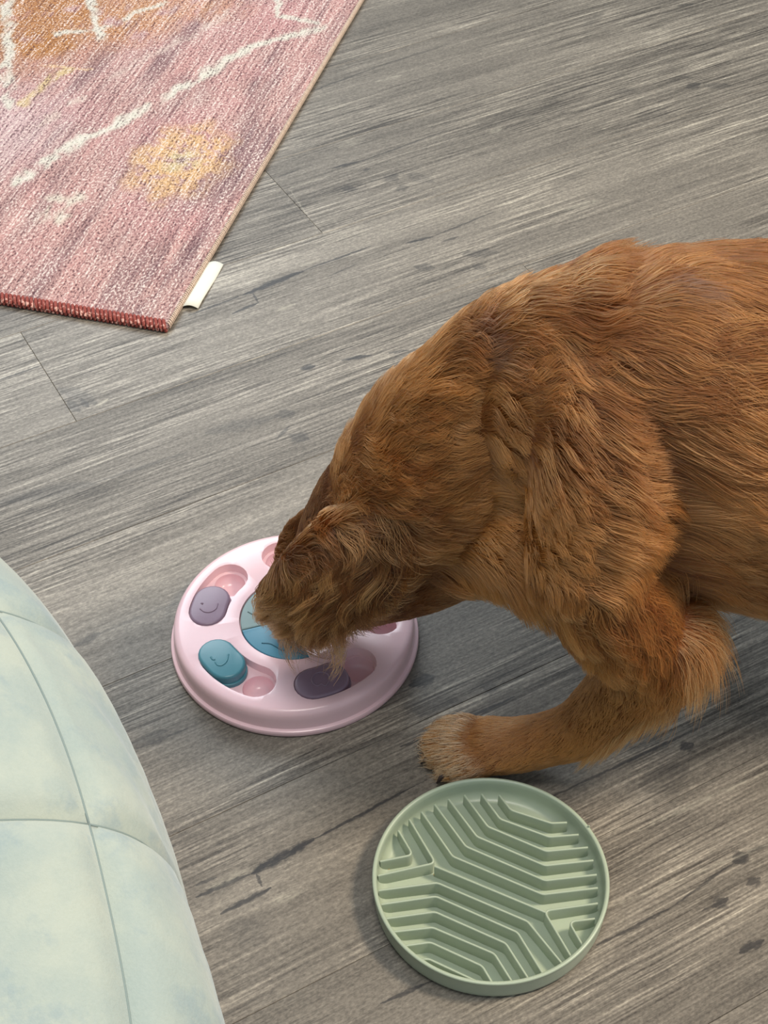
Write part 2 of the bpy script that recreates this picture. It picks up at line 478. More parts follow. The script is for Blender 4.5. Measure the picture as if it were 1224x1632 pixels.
    mesh_obj('backing', [(e, e, .0002), (RB - e, e, .0002), (RB - e, RA - e, .0002), (e, RA - e, .0002), (e, e, .005), (RB - e, e, .005), (RB - e, RA - e, .005), (e, RA - e, .005)],
             [(0, 3, 2, 1), (4, 5, 6, 7), (0, 1, 5, 4), (1, 2, 6, 5), (2, 3, 7, 6), (3, 0, 4, 7)], back, root, smooth=False)
    # whip-stitched red end hem (at local x = 0)
    V, Fc = [], []
    r = np.random.default_rng(2)
    y = .001
    while y < RA:
        pts = [(-.002, y, .0012), (-.0035, y + .0012, .0045), (-.001, y + .0030, .0088), (.0055, y + .0062, .0096), (.0105, y + .0088, .0080)]
        v, f = tube_mesh(catmull(pts, 3), np.r_[.0012, np.full(11, .0024), .0012], 6)
        n0 = len(V); V += v; Fc += [tuple(i + n0 for i in q) for q in f]
        y += .0056 + r.uniform(-.0005, .0005)
    t = NT('red_hem_yarn'); co = t.n('ShaderNodeTexCoord').outputs['Object']
    sep = t.n('ShaderNodeSeparateXYZ', i_Vector=co)
    nz = t.noise(co, 500, 2)
    cc = t.mix(nz, lin(120, 58, 54), lin(166, 92, 84))
    cc = t.mix(t.math('MULTIPLY', t.ss(t.noise(co, 190, 2), .52, .62), t.ss(sep.outputs[0], .004, -.002)), cc, lin(226, 178, 166))
    t.principled(cc, .95, nz, .6, .0008, Specular_IOR_Level=.1)
    h = mesh_obj('end_hem', V, Fc, t.m, root); h['label'] = 'red whip-stitched hem'
    # pale overlocked long side (local y = 0)
    V, Fc = [], []
    x = .004
    while x < RB:
        pts = [(x, -.0003, .0015), (x + .0008, -.0014, .005), (x + .0016, .0000, .0083), (x + .0024, .0026, .0084)]
        v, f = tube_mesh(catmull(pts, 2), .0013, 5)
        n0 = len(V); V += v; Fc += [tuple(i + n0 for i in q) for q in f]
        x += .0036 + r.uniform(-.0005, .0005)
    h = mesh_obj('side_overlock', V, Fc, plain('overlock_yarn', (206, 184, 166), .95, .45, .5, 420), root)
    h['label'] = 'pale tan overlocked edge'
    # care tag
    V, Fc = [], []
    n = 9
    for i in range(n):
        s = i / (n - 1)
        yy = -.001 - .020 * s
        zz = .0035 + .006 * math.sin(s * math.pi) * .6 - .0022 * s
        for dz in (0, .0006):
            for k in range(7):
                xx = .047 + .096 * k / 6 + .004 * s
                V.append((xx, yy, zz + dz + .0012 * math.sin(k * 1.1) * s))
    for i in range(n - 1):
        for k in range(6):
            a0 = i * 14 + k; b0 = (i + 1) * 14 + k
            Fc.append((a0, a0 + 1, b0 + 1, b0)); Fc.append((a0 + 7, b0 + 7, b0 + 8, a0 + 8))
        Fc.append((i * 14, (i + 1) * 14, (i + 1) * 14 + 7, i * 14 + 7)); Fc.append((i * 14 + 6, i * 14 + 13, (i + 1) * 14 + 13, (i + 1) * 14 + 6))
    Fc.append(tuple(range((n - 1) * 14, (n - 1) * 14 + 7)) + tuple(range((n - 1) * 14 + 13, (n - 1) * 14 + 6, -1)))
    tg = mesh_obj('care_tag', V, Fc, plain('tag_satin', (226, 226, 214), .6), root); tg['label'] = 'white folded care tag'


build_rug()


# ------------------------------------------------------------------ pouf (large upholstered seat at the left)
def build_pouf():
    cx, cy, ang, a, b, H, n, m = -0.5362, 0.4064, -1.2642, 0.5787, 0.4309, 0.42, 2.3712, 3.0965
    root = empty('pouf', (cx, cy, 0), ang)
    tag(root, 'large pale mint suede pouf with stitched panel seams', 'pouf')
    t = NT('mint_suede'); co = t.n('ShaderNodeTexCoord').outputs['Object']
    n1 = t.noise(co, 9, 5, .6); n2 = t.noise(co, 420, 3, .7); n3 = t.noise(co, 15, 6, .68)
    c = t.mix(t.ss(n1, .38, .62), lin(143, 156, 152), lin(160, 168, 158))
    c = t.mix(t.ss(n3, .50, .66, 0, .62), c, lin(122, 141, 148))
    c = t.mix(t.math('MULTIPLY', n2, .25), c, lin(190, 196, 188))
    t.principled(c, .92, t.math('ADD', t.math('MULTIPLY', n3, 1.2), t.math('MULTIPLY', n2, .25)), .35, .004, Sheen_Weight=.35, Sheen_Roughness=.45, Specular_IOR_Level=.15)
    suede = t.m
    thread = plain('seam_thread', (122, 136, 134), .9)
    sp = lambda x, e: np.sign(x) * np.abs(x) ** e
    T0 = .69
    # cross seams: find longitudinal parameter of the two visible seams
    def S(th, T):
        al = -np.pi / 2 + T * np.pi
        rr = np.abs(np.cos(al)) ** (2 / m); zz = H / 2 + H / 2 * sp(np.sin(al), 2 / m)
        return np.stack([a * sp(np.cos(th), 2 / n) * rr, b * sp(np.sin(th), 2 / n) * rr, zz], -1)

    def local(px, py, z):
        p = atz(px, py, z)[:2] - np.array([cx, cy]); c_, s_ = math.cos(ang), math.sin(ang)
        return np.array([c_ * p[0] + s_ * p[1], -s_ * p[0] + c_ * p[1]])
    zs = float(S(np.array(0.), np.array(T0))[2])
    x_mid = local(137, 1305, zs)[0]; x_up = local(25, 950, zs)[0]
    d = x_mid - x_up
    cuts = [-a * 1.02]
    k = x_up
    while k - d > -a + .06: k -= d
    while k < a - .05: cuts.append(k); k += d
    cuts.append(a * 1.02)
    pr = np.random.default_rng(5)

    def puff(V, du, dv, N):
        # du,dv distance (m) to the panel edges: sink at the seams, pillow between
        e = np.minimum(du, dv)
        depth = -.0045 * np.exp(-(e / .0028) ** 2) - .0045 * np.exp(-e / .03)
        return V + N * depth[..., None]

    def wrinkle(P):
        q = P.reshape(-1, 3)
        s = np.c_[q[:, 0] * 1.0 + q[:, 2] * 1.2, q[:, 1] * 1.6 + q[:, 2] * 2.0]
        w1 = vnoise(s, 5, 21) - .5; w2 = vnoise(s, 12, 22) - .5; w3 = vnoise(np.c_[s[:, 0] * 3, s[:, 1] * .8], 9, 23) - .5
        return (w1 * .014 + w2 * .005 + w3 * .006).reshape(P.shape[:-1])

    # the pouf surface is x-parametrised: for a given local x and profile T find both sides
    def grid_side(x0, x1, sgn, Ta, Tb, nx, nt):
        Tg = np.linspace(Ta, Tb, nt); out = np.zeros((nx, nt, 3))
        al = -np.pi / 2 + Tg * np.pi
        rr = np.abs(np.cos(al)) ** (2 / m); zz = H / 2 + H / 2 * sp(np.sin(al), 2 / m)
        for i, x in enumerate(np.linspace(x0, x1, nx)):
            xx = np.clip(x / a, -1, 1) * np.maximum(rr, 1e-3) if False else np.full(nt, x)
            lim = a * rr * .9995
            xc = np.clip(xx, -lim, lim)
            yy = b * rr * np.clip(1 - np.abs(xc / (a * rr + 1e-9)) ** n, 0, 1) ** (1 / n)
            out[i] = np.c_[xc, sgn * yy, zz]
        return out

    def panel(name, G, flip, soft_v=(True, True), soft_u=(True, True)):
        X, Y, Z = np.abs(G[..., 0] / a) + 1e-6, np.abs(G[..., 1] / b) + 1e-6, G[..., 2] * 2 / H - 1
        r0 = (X ** n + Y ** n) ** (m / n - 1)
        N = np.stack([np.sign(G[..., 0]) * r0 * X ** (n - 1) / a, np.sign(G[..., 1]) * r0 * Y ** (n - 1) / b,
                      np.sign(Z) * np.abs(Z) ** (m - 1) * 2 / H], -1)
        N /= np.linalg.norm(N, axis=-1)[..., None] + 1e-9
        lu = np.cumsum(np.r_[np.zeros((1, G.shape[1])), np.linalg.norm(np.diff(G, axis=0), axis=-1)], axis=0)
        lv = np.cumsum(np.c_[np.zeros((G.shape[0], 1)), np.linalg.norm(np.diff(G, axis=1), axis=-1)], axis=1)
        du = np.full(G.shape[:2], 9.); dv = du.copy()
        if soft_u[0]: du = np.minimum(du, lu)
        if soft_u[1]: du = np.minimum(du, lu[-1:] - lu)
        if soft_v[0]: dv = np.minimum(dv, lv)
        if soft_v[1]: dv = np.minimum(dv, lv[:, -1:] - lv)
        e = np.minimum(du, dv)
        damp = np.clip(e / .02, 0, 1)
        P = puff(G, du, dv, N) + N * (wrinkle(G) * damp)[..., None]
        P[..., 2] = np.maximum(P[..., 2], .0)
        if thread is not None:
            lines = []
            if soft_v[1]: lines.append(P[:, -1])
            if soft_u[1]: lines.append(P[-1, :])
            for ln in lines:
                keep = ln[np.r_[True, np.linalg.norm(np.diff(ln, axis=0), axis=1) > 1e-4]]
                if len(keep) > 4:
                    v, f = tube_mesh(keep + np.array([0, 0, .0002]), .0009, 6)
                    mesh_obj('seam', v, f, thread, root)
        nx, nt = P.shape[:2]
        idx = np.arange(nx * nt).reshape(nx, nt)
        Fq = np.c_[idx[:-1, :-1].ravel(), idx[:-1, 1:].ravel(), idx[1:, 1:].ravel(), idx[1:, :-1].ravel()]
        # outward orientation
        o = mesh_obj(name, P.reshape(-1, 3), Fq.tolist(), suede, root)
        bm = bmesh.new(); bm.from_mesh(o.data); bmesh.ops.remove_doubles(bm, verts=bm.verts, dist=1e-5)
        bm.to_mesh(o.data); bm.free()
        return o
    for x0, x1 in zip(cuts[:-1], cuts[1:]):
        nx = max(10, int((x1 - x0) / .009))
        for sgn in (1, -1):
            panel('side_panel', grid_side(x0, x1, sgn, .10, T0, nx, 56), False, (False, True), (x0 > -a, x1 < a))
        # top panel: from +T0 seam over the crown to -T0 seam
        al0 = -np.pi / 2 + T0 * np.pi; rr0 = abs(math.cos(al0)) ** (2 / m)
        xa, xb = max(x0, -a * rr0 * .999), min(x1, a * rr0 * .999)
        if xb - xa < .01: continue
        G = np.zeros((nx, 68, 3))
        for i, x in enumerate(np.linspace(xa, xb, nx)):
            ys = b * rr0 * max(0, 1 - abs(x / (a * rr0)) ** n) ** (1 / n)
            y = np.linspace(ys, -ys, 68)
            zz = H / 2 + H / 2 * np.clip(1 - (abs(x / a) ** n + np.abs(y / b) ** n) ** (m / n), 0, 1) ** (1 / m)
            G[i] = np.c_[np.full(68, x), y, zz]
        panel('top_panel', G, True, (True, True), (x0 > -a, x1 < a))
    # soft filling under the covers
    tg, pg = np.meshgrid(np.linspace(0, 2 * np.pi, 64, endpoint=False), np.linspace(.12, .999, 30))
    Vf = S(tg, pg) * np.array([.965, .965, .95]) + np.array([0, 0, .004])
    ii = np.arange(30 * 64).reshape(30, 64); jj = np.roll(ii, -1, 1)
    Ff = np.c_[ii[:-1].ravel(), jj[:-1].ravel(), jj[1:].ravel(), ii[1:].ravel()].tolist()
    mesh_obj('filling', Vf.reshape(-1, 3), Ff, suede, root)
    # flat base
    th = np.linspace(0, 2 * np.pi, 72, endpoint=False)
    ring = S(th, np.full_like(th, .12)); z0 = ring[0, 2]
    V = [(x, y, 0.0) for x, y, z in ring * .985] + [tuple(p + np.array([0, 0, .02])) for p in ring * .985]
    Fc = [tuple(range(72))[::-1]] + [(k, (k + 1) % 72, (k + 1) % 72 + 72, k + 72) for k in range(72)] + [tuple(range(72, 144))]
    mesh_obj('base', V, Fc, suede, root)


build_pouf()


# ------------------------------------------------------------------ sage lick bowl with maze ribs
def lathe(profile, seg=128):
    V, Fc = [], []
    for r, z in profile:
        for k in range(seg):
            t = 2 * math.pi * k / seg
            V.append((r * math.cos(t), r * math.sin(t), z))
    for i in range(len(profile) - 1):
        for k in range(seg):
            j = (k + 1) % seg
            Fc.append((i * seg + k, i * seg + j, (i + 1) * seg + j, (i + 1) * seg + k))
    n = len(profile)
    Fc.append(tuple(range(seg))[::-1]); Fc.append(tuple((n - 1) * seg + k for k in range(seg)))
    return V, Fc


def fillet(poly, rad, n=7):
    P = [np.array(p, float) for p in poly]; out = [P[0]]
    for a, b, c in zip(P[:-2], P[1:-1], P[2:]):
        u = (a - b); v = (c - b); lu, lv = np.linalg.norm(u), np.linalg.norm(v); u /= lu; v /= lv
        ang = math.acos(np.clip(u @ v, -1, 1)); d = min(rad / math.tan(ang / 2), lu * .45, lv * .45)
        s, e = b + u * d, b + v * d
        for t in np.linspace(0, 1, n): out.append((1 - t) ** 2 * s + 2 * t * (1 - t) * b + t * t * e)
    out.append(P[-1])
    return np.array(out)


def build_bowl():
    GX, GY = .08763, .72512
    root = empty('lick_bowl', (GX, GY, 0))
    tag(root, 'round sage green silicone lick bowl with raised maze ribs', 'bowl')
    t = NT('sage_silicone'); co = t.n('ShaderNodeTexCoord').outputs['Object']
    nz = t.noise(co, 35, 4, .6); n2 = t.noise(co, 700, 2, .6)
    t.principled(t.mix(nz, lin(158, 170, 150), lin(167, 179, 159)), .32, n2, .10, .0004, Specular_IOR_Level=.42, Subsurface_Weight=.12, Subsurface_Radius=(.4, .5, .3), Subsurface_Scale=.004)
    sil = t.m
    R, H = .1026, .0257
    prof = [(.0940, 0), (.0985, .0004), (.0998, .0016)]
    prof += [(R - .0012 * (1 - s), .0016 + (H - .0035) * s) for s in np.linspace(.1, 1, 8)]
    prof += [(R + .0003, H - .0012), (R - .0004, H - .0002), (R - .0016, H), (R - .0029, H - .0003), (R - .0036, H - .0014)]
    ri = R - .0040
    prof += [(ri, .020), (ri - .0002, .015)]
    fr = .0095
    for s in np.linspace(0, 1, 9):
        an = s * math.pi / 2
        prof.append((ri - .0004 - fr * (1 - math.cos(an)), .0045 + fr * (1 - math.sin(an))))
    prof += [(.05, .0044), (.002, .0044)]
    V, Fc = lathe(prof, 144)
    mesh_obj('shell', V, Fc, sil, root)
    k = 1 / 2.8465
    L = dict(U1=[(643, 130), (695, 200), (880, 260), (950, 253)], U2=[(563, 125), (645, 240), (868, 322), (1003, 308)],
             U3=[(485, 130), (590, 275), (855, 387), (1045, 366)], U4=[(413, 148), (540, 320), (850, 452), (1070, 425)],
             U5=[(350, 172), (490, 365), (850, 520), (1085, 490)], U6=[(290, 205), (430, 410), (840, 583), (1090, 550)],
             C=[(350, 455), (855, 665)], L1=[(235, 240), (352, 440), (90, 495)], L2=[(185, 290), (250, 404), (100, 430)],
             R1=[(1090, 620), (845, 658), (965, 855)], R2=[(1085, 688), (958, 708), (1015, 800)],
             D1=[(95, 562), (360, 530), (770, 705), (925, 890)], D2=[(105, 625), (355, 592), (725, 755), (840, 938)],
             D3=[(125, 690), (350, 662), (672, 805), (775, 962)], D4=[(160, 750), (340, 733), (620, 852), (700, 975)],
             D5=[(200, 815), (330, 800), (565, 908), (610, 980)], D6=[(275, 880), (320, 875), (520, 965)])
    ZT = .0200
    for name, poly in L.items():
        P = [atz(570 + x * k, 1220 + y * k, ZT)[:2] - np.array([GX, GY]) for x, y in poly]
        sharp = name in ('L1', 'L2', 'R1', 'R2')
        if name != 'C':
            # run the far ends out to the inner wall on the left and the near side
            for e, q in ((0, 1), (-1, -2)):
                p = P[e]; d = P[e] - P[q]; d /= np.linalg.norm(d)
                lim = .0980 if (p[0] < -.03 and p[1] < .045) or p[1] < -.05 else min(np.linalg.norm(p), .0955)
                while np.linalg.norm(p) < lim: p = p + d * .0004
                while np.linalg.norm(p) > lim: p = p - d * .0004
                P[e] = p
        path = fillet(P, .0045 if sharp else .009, 8) if len(P) > 2 else np.array(P)
        # resample + sweep a rounded blade section
        T = np.gradient(path, axis=0); T /= np.linalg.norm(T, axis=1)[:, None]
        N = np.c_[-T[:, 1], T[:, 0]]
        sec = [(-.00135, .0040), (-.00105, ZT - .0011), (-.00075, ZT - .0003), (0, ZT), (.00075, ZT - .0003), (.00105, ZT - .0011), (.00135, .0040)]
        V, Fc = [], []; ns = len(sec)
        for i in range(len(path)):
            end = (i == 0 or i == len(path) - 1) and name != 'C'
            for o, z in sec:
                V.append((path[i][0] + N[i][0] * o, path[i][1] + N[i][1] * o, z - (.0012 if end and z > .01 else 0)))
        for i in range(len(path) - 1):
            for q in range(ns - 1):
                Fc.append((i * ns + q, (i + 1) * ns + q, (i + 1) * ns + q + 1, i * ns + q + 1))
        Fc.append(tuple(range(ns))); Fc.append(tuple((len(path) - 1) * ns + q for q in range(ns))[::-1])
        mesh_obj('rib', V, Fc, sil, root, sharp=55)
    # moulding nib on the rim
    p = atz(941, 1316, H)[:2] - np.array([GX, GY]); an = math.atan2(p[1], p[0])
    c, s = math.cos(an), math.sin(an)
    V = []
    for (rr, tt, z) in [(R - .0014, -.0016, .018), (R + .0007, -.0016, .018), (R + .0007, .0016, .018), (R - .0014, .0016, .018), (R - .0010, -.0009, H + .0022), (R + .0002, -.0009, H + .0022), (R + .0002, .0004, H + .0018), (R - .0010, .0004, H + .0018)]:
        V.append((rr * c - tt * s, rr * s + tt * c, z))
    mesh_obj('moulding_nib', V, [(0, 3, 2, 1), (4, 5, 6, 7), (0, 1, 5, 4), (1, 2, 6, 5), (2, 3, 7, 6), (3, 0, 4, 7)], sil, root, sharp=40)
    # crumbs left in the grooves
    for x, y, s, lb in ((620, 1383, .0016, 'tiny orange food crumb by the left rim of the sage green bowl'), (693, 1394, .0012, 'tiny pale food crumb at the fork of ribs in the sage green bowl')):
        q = atz(x, y, .0055)
        bm = bmesh.new(); bmesh.ops.create_icosphere(bm, subdivisions=2, radius=s)
        for v in bm.verts: v.co *= 1 + .35 * (random.random() - .5)
        me = bpy.data.meshes.new('food_crumb'); bm.to_mesh(me); bm.free()
        o = bpy.data.objects.new('food_crumb', me); COL.objects.link(o); o.location = (q[0], q[1], .0052)
        me.materials.append(CRUMB)
        tag(o, lb, 'crumb', 'crumbs in the green bowl')


CRUMB = plain('crumb', (206, 160, 84), .8, .2)
build_bowl()


# ------------------------------------------------------------------ pink puzzle feeder
def arc_shape(rad, c0, c1, hw, seg=28, cap=12):
    """outline of an arc slot with round ends: centre-line radius rad from angle c0 to c1 (deg)"""
    a0, a1 = math.radians(c0), math.radians(c1)
    pts = []
    for a in np.linspace(a0, a1, seg): pts.append(((rad + hw) * math.cos(a), (rad + hw) * math.sin(a)))
    ce = np.array([rad * math.cos(a1), rad * math.sin(a1)])
    for s in np.linspace(0, math.pi, cap)[1:-1]: pts.append(tuple(ce + hw * np.array([math.cos(a1 + s), math.sin(a1 + s)])))
    for a in np.linspace(a1, a0, seg): pts.append(((rad - hw) * math.cos(a), (rad - hw) * math.sin(a)))
    ce = np.array([rad * math.cos(a0), rad * math.sin(a0)])
    for s in np.linspace(0, math.pi, cap)[1:-1]: pts.append(tuple(ce + hw * np.array([math.cos(a0 + math.pi + s), math.sin(a0 + math.pi + s)])))
    return pts


def prism(pts, z0, z1):
    n = len(pts)
    V = [(x, y, z0) for x, y in pts] + [(x, y, z1) for x, y in pts]
    Fc = [tuple(range(n))[::-1], tuple(range(n, 2 * n))] + [(k, (k + 1) % n, (k + 1) % n + n, k + n) for k in range(n)]
    return V, Fc


def rounded_block(pts, z0, z1, bev, n=4, inset_scale=1.0):
    """prism with a rounded upper edge (outline offset inwards along its normals)"""
    P = np.array(pts); N = len(P)
    T = np.roll(P, -1, 0) - np.roll(P, 1, 0); T /= np.linalg.norm(T, axis=1)[:, None]
    nrm = np.c_[T[:, 1], -T[:, 0]]
    if np.sum(P[:, 0] * np.roll(P[:, 1], -1) - np.roll(P[:, 0], -1) * P[:, 1]) < 0: nrm = -nrm
    rings = [(0, z0), (0, z1 - bev)] + [(bev * (1 - math.cos(a)), z1 - bev + bev * math.sin(a)) for a in np.linspace(0, math.pi / 2, n + 1)[1:]]
    V, Fc = [], []
    for ins, z in rings:
        for p in P - nrm * ins: V.append((p[0], p[1], z))
    for i in range(len(rings) - 1):
        for k in range(N):
            j = (k + 1) % N
            Fc.append((i * N + k, i * N + j, (i + 1) * N + j, (i + 1) * N + k))
    Fc.append(tuple(range(N))[::-1]); Fc.append(tuple((len(rings) - 1) * N + k for k in range(N)))
    return V, Fc


def build_toy():
    PX, PY = -.09185, 1.01977
    HT = .0314
    root = empty('puzzle_feeder', (PX, PY, 0))
    tag(root, 'round pink plastic puzzle feeder toy with sliding purple and teal pieces', 'dog toy')
    pink = plain('pink_plastic', (242, 204, 210), .24, .02, .03, 250, Specular_IOR_Level=.5, Subsurface_Weight=.08, Subsurface_Radius=(.5, .25, .2), Subsurface_Scale=.004)
    purple = plain('mauve_plastic', (140, 116, 134), .36, .04, .05, 300)
    teal = plain('teal_plastic', (72, 130, 144), .32, .04, .05, 300)
    blue = plain('blue_plastic', (76, 136, 160), .38, .03, .05, 300)
    grey = plain('grey_green_plastic', (122, 144, 144), .45, .03, .05, 300)
    prof = [(.1195, 0), (.1238, .0004), (.1250, .0022), (.1250, .0062), (.1243, .0076), (.1228, .0082), (.1216, .0092), (.1213, .011), (.1208, .020), (.1202, .0255), (.1188, .0288), (.1164, .0306), (.1135, HT), (.100, HT + .0001), (.05, HT + .0002), (.004, HT + .0002)]
    V, Fc = lathe(prof, 160)
    body = mesh_obj('base', V, Fc, pink, root)
    cutters = []
    RS, HW = .0872, .0193
    slots = [157, 231.5, 300.5, 13, 85]
    sl_ang = [168.7, 218.0, 289.8, 24.5, 73.5]
    pk_ang = [141.0, 248.5, 317.5, -3.0, 101.0]
    ZS = .0205
    for c in slots: cutters.append(prism(arc_shape(RS, c - 16, c + 16, HW), ZS, .05))
    circ = lambda cx, cy, r, n=40: [(cx + r * math.cos(2 * math.pi * k / n), cy + r * math.sin(2 * math.pi * k / n)) for k in range(n)]
    ZD = .0245
    cutters.append(prism(circ(0, 0, .0545, 96), ZD, .05))

    def bowl_cut(x, y, r, z0, z1):
        V, Fc = lathe([(r * .45, z0), (r * .75, z0 + .0012), (r * .92, z0 + .0045), (r, z0 + .009), (r, z1)], 40)
        return [(a + x, b + y, z) for a, b, z in V], Fc
    for a in pk_ang:
        cutters.append(bowl_cut(RS * math.cos(math.radians(a)), RS * math.sin(math.radians(a)), .0158, .0085, .03))
    qa = math.radians(-27); cutters.append(bowl_cut(.029 * math.cos(qa), .029 * math.sin(qa), .0165, .009, .03))
    qa = math.radians(62); cutters.append(bowl_cut(.029 * math.cos(qa), .029 * math.sin(qa), .0165, .009, .03))
    tmp = []
    for v, f in cutters:
        c = mesh_obj('cutter', v, f, pink, smooth=False); tmp.append(c)
        bm = bmesh.new(); bm.from_mesh(c.data); bmesh.ops.recalc_face_normals(bm, faces=bm.faces); bm.to_mesh(c.data); bm.free()
        md = body.modifiers.new('b', 'BOOLEAN'); md.operation = 'DIFFERENCE'; md.solver = 'EXACT'; md.object = c
        c.parent = root
    bv = body.modifiers.new('bev', 'BEVEL'); bv.width = .0011; bv.segments = 3; bv.limit_method = 'ANGLE'; bv.angle_limit = math.radians(50)
    bpy.context.view_layer.update()
    dg = bpy.context.evaluated_depsgraph_get()
    me = bpy.data.meshes.new_from_object(body.evaluated_get(dg))
    body.modifiers.clear(); body.data = me
    me.polygons.foreach_set('use_smooth', [True] * len(me.polygons)); me.set_sharp_from_angle(angle=math.radians(38))
    if not me.materials: me.materials.append(pink)
    for c in tmp:
        bpy.data.objects.remove(c)
    # sliding pieces
    smats = [purple, teal, purple, teal, purple]
    tops = [HT + .0022, HT + .0035, HT + .0020, HT + .002, HT + .002]
    sliders = []
    for a, mt, z1 in zip(sl_ang, smats, tops):
        v, f = rounded_block(arc_shape(RS, a - 5.5, a + 5.5, HW - .0008), ZS, z1, .0028)
        o = mesh_obj('slider', v, f, mt, root, sharp=40); sliders.append(o)
        v, f = rounded_block(arc_shape(RS, a - 6.5, a + 6.5, HW - .0004), ZS, ZS + .0045, .0008)
        mesh_obj('slider_foot', v, f, mt, o, sharp=40)
    sliders[0]['label'] = 'mauve slider with a smiling face'; sliders[1]['label'] = 'teal slider'; sliders[2]['label'] = 'mauve slider with a round snout'

    def wedge(a0, a1, rad, rin=.0):
        pts = [(rad * math.cos(math.radians(a)), rad * math.sin(math.radians(a))) for a in np.linspace(a0, a1, 36)]
        pts += [(.0005 * math.cos(math.radians((a0 + a1) / 2)), .0005 * math.sin(math.radians((a0 + a1) / 2)))]
        return pts
    lids = []
    for a0, a1, mt in ((-163.2, -72, blue), (105, 196.2, grey), (18, 104.2, grey)):
        v, f = rounded_block(wedge(a0, a1, .0532), ZD + .0003, HT - .0002, .0009, 3)
        lids.append(mesh_obj('lid', v, f, mt, root, sharp=35))
    v, f = lathe([(.008, ZD), (.0095, HT + .0002), (.0085, HT + .0016), (.004, HT + .0024), (.001, HT + .0025)], 32)
    mesh_obj('hub', v, f, pink, root)

    def mark(pts, z, parent, mt, rad=.0007):
        P = [np.r_[atz(x, y, z)[:2] - np.array([PX, PY]), z - .0001] for x, y in pts]
        v, f = tube_mesh(catmull(P, 5), rad, 6)
        mesh_obj('embossed_line', v, f, mt, parent)
    z = tops[0]
    mark([(319, 970), (326, 975), (336, 975), (344, 970), (347, 962)], z, sliders[0], purple, .0010)
    mark([(321, 961), (323, 962.5)], z, sliders[0], purple, .0012)
    z = tops[1]
    mark([(343, 1055), (347, 1060), (354, 1060), (361, 1054), (364, 1043)], z, sliders[1], teal, .0010)
    mark([(336, 1047), (339, 1051), (343, 1051)], z, sliders[1], teal, .0010)
    z = tops[2]
    mark([(500, 1090), (497, 1083), (502, 1074), (512, 1071), (522, 1074), (526, 1082), (522, 1090)], z, sliders[2], purple, .0010)
    mark([(500, 1090), (506, 1093), (512, 1090), (518, 1093), (522, 1090)], z, sliders[2], purple, .0010)
    mark([(395, 975), (403, 979), (411, 977), (414, 965), (420, 957)], HT - .0002, lids[1], plain('debossed_grey', (92, 112, 112), .5), .0008)
    mark([(417, 1025), (430, 1026), (440, 1031), (450, 1037), (458, 1035)], HT - .0002, lids[0], plain('debossed_blue', (40, 92, 112), .5), .0008)


build_toy()


# ------------------------------------------------------------------ dog
YM = .965
DOG_V, DOG_F = [], []
FLOW = []      # (point a, point b, radius, direction, region)


def loft(rings, flow=None, region='torso', sub=6, side=None):
    """rings: (x,y,z, r_side, r_up); smooth tube with rounded ends appended to the dog shell"""
    R = np.array(rings, float)
    C = catmull(R, sub); P = C[:, :3]
    T = np.gradient(P, axis=0); T /= np.linalg.norm(T, axis=1)[:, None]
    # rounded ends
    def cap(i, sgn):
        out = []
        for a in np.linspace(.15, 1.45, 5)[::1]:
            k = math.cos(a); e = min(C[i, 3], C[i, 4]) * math.sin(a)
            out.append((P[i] + sgn * T[i] * e, T[i], C[i, 3] * k, C[i, 4] * k))
        return out
    seq = cap(0, -1)[::-1] + [(P[i], T[i], C[i, 3], C[i, 4]) for i in range(len(P))] + cap(-1, 1)
    ns = 20; base = len(DOG_V)
    sd = np.array(side if side is not None else (0, 1, 0), float)
    for p, t, ra, rb in seq:
        a = sd - (sd @ t) * t; a /= np.linalg.norm(a); b = np.cross(t, a)
        for k in range(ns):
            an = 2 * math.pi * k / ns
            DOG_V.append(p + ra * math.cos(an) * a + rb * math.sin(an) * b)
    n = len(seq)
    for i in range(n - 1):
        for k in range(ns):
            j = (k + 1) % ns
            DOG_F.append((base + i * ns + k, base + i * ns + j, base + (i + 1) * ns + j, base + (i + 1) * ns + k))
    DOG_F.append(tuple(base + k for k in range(ns))[::-1]); DOG_F.append(tuple(base + (n - 1) * ns + k for k in range(ns)))
    for r0, r1 in zip(R[:-1], R[1:]):
        d = r1[:3] - r0[:3]; d /= np.linalg.norm(d)
        fd = d if flow is None else (-d if flow == 'rev' else np.array(flow, float))
        FLOW.append((r0[:3], r1[:3], (r0[3] + r0[4] + r1[3] + r1[4]) / 4, fd, region))


# trunk
loft([(.110, YM, .300, .062, .080), (.16, YM, .330, .094, .138), (.24, YM, .331, .110, .164), (.34, YM, .323, .116, .170),
      (.48, .972, .328, .112, .155), (.62, .98, .354, .098, .112), (.74, .985, .362, .094, .104), (.82, .99, .362, .072, .086)], region='torso')
# neck
loft([(.182, .970, .394, .078, .092), (.125, .974, .369, .054, .088), (.062, .972, .297, .064, .086), (.022, .974, .250, .068, .072)], flow='rev', region='neck')
# throat and forechest
loft([(.155, .940, .245, .085, .068), (.115, .955, .240, .074, .064), (.070, .968, .215, .056, .056)], flow=(.8, -.1, -.6), region='neck')
# head and muzzle
loft([(.026, .974, .268, .050, .050), (.000, .977, .225, .062, .060), (-.026, .982, .180, .058, .054), (-.050, .988, .137, .045, .041),
      (-.070, .993, .103, .036, .034), (-.086, .997, .078, .031, .029), (-.096, 1.0, .062, .022, .020)], flow='rev', region='head')
# jaw and cheeks
loft([(.066, .968, .215, .058, .056), (.032, .972, .168, .054, .050), (-.008, .980, .124, .042, .034), (-.050, .990, .082, .028, .018)], flow='rev', region='head')
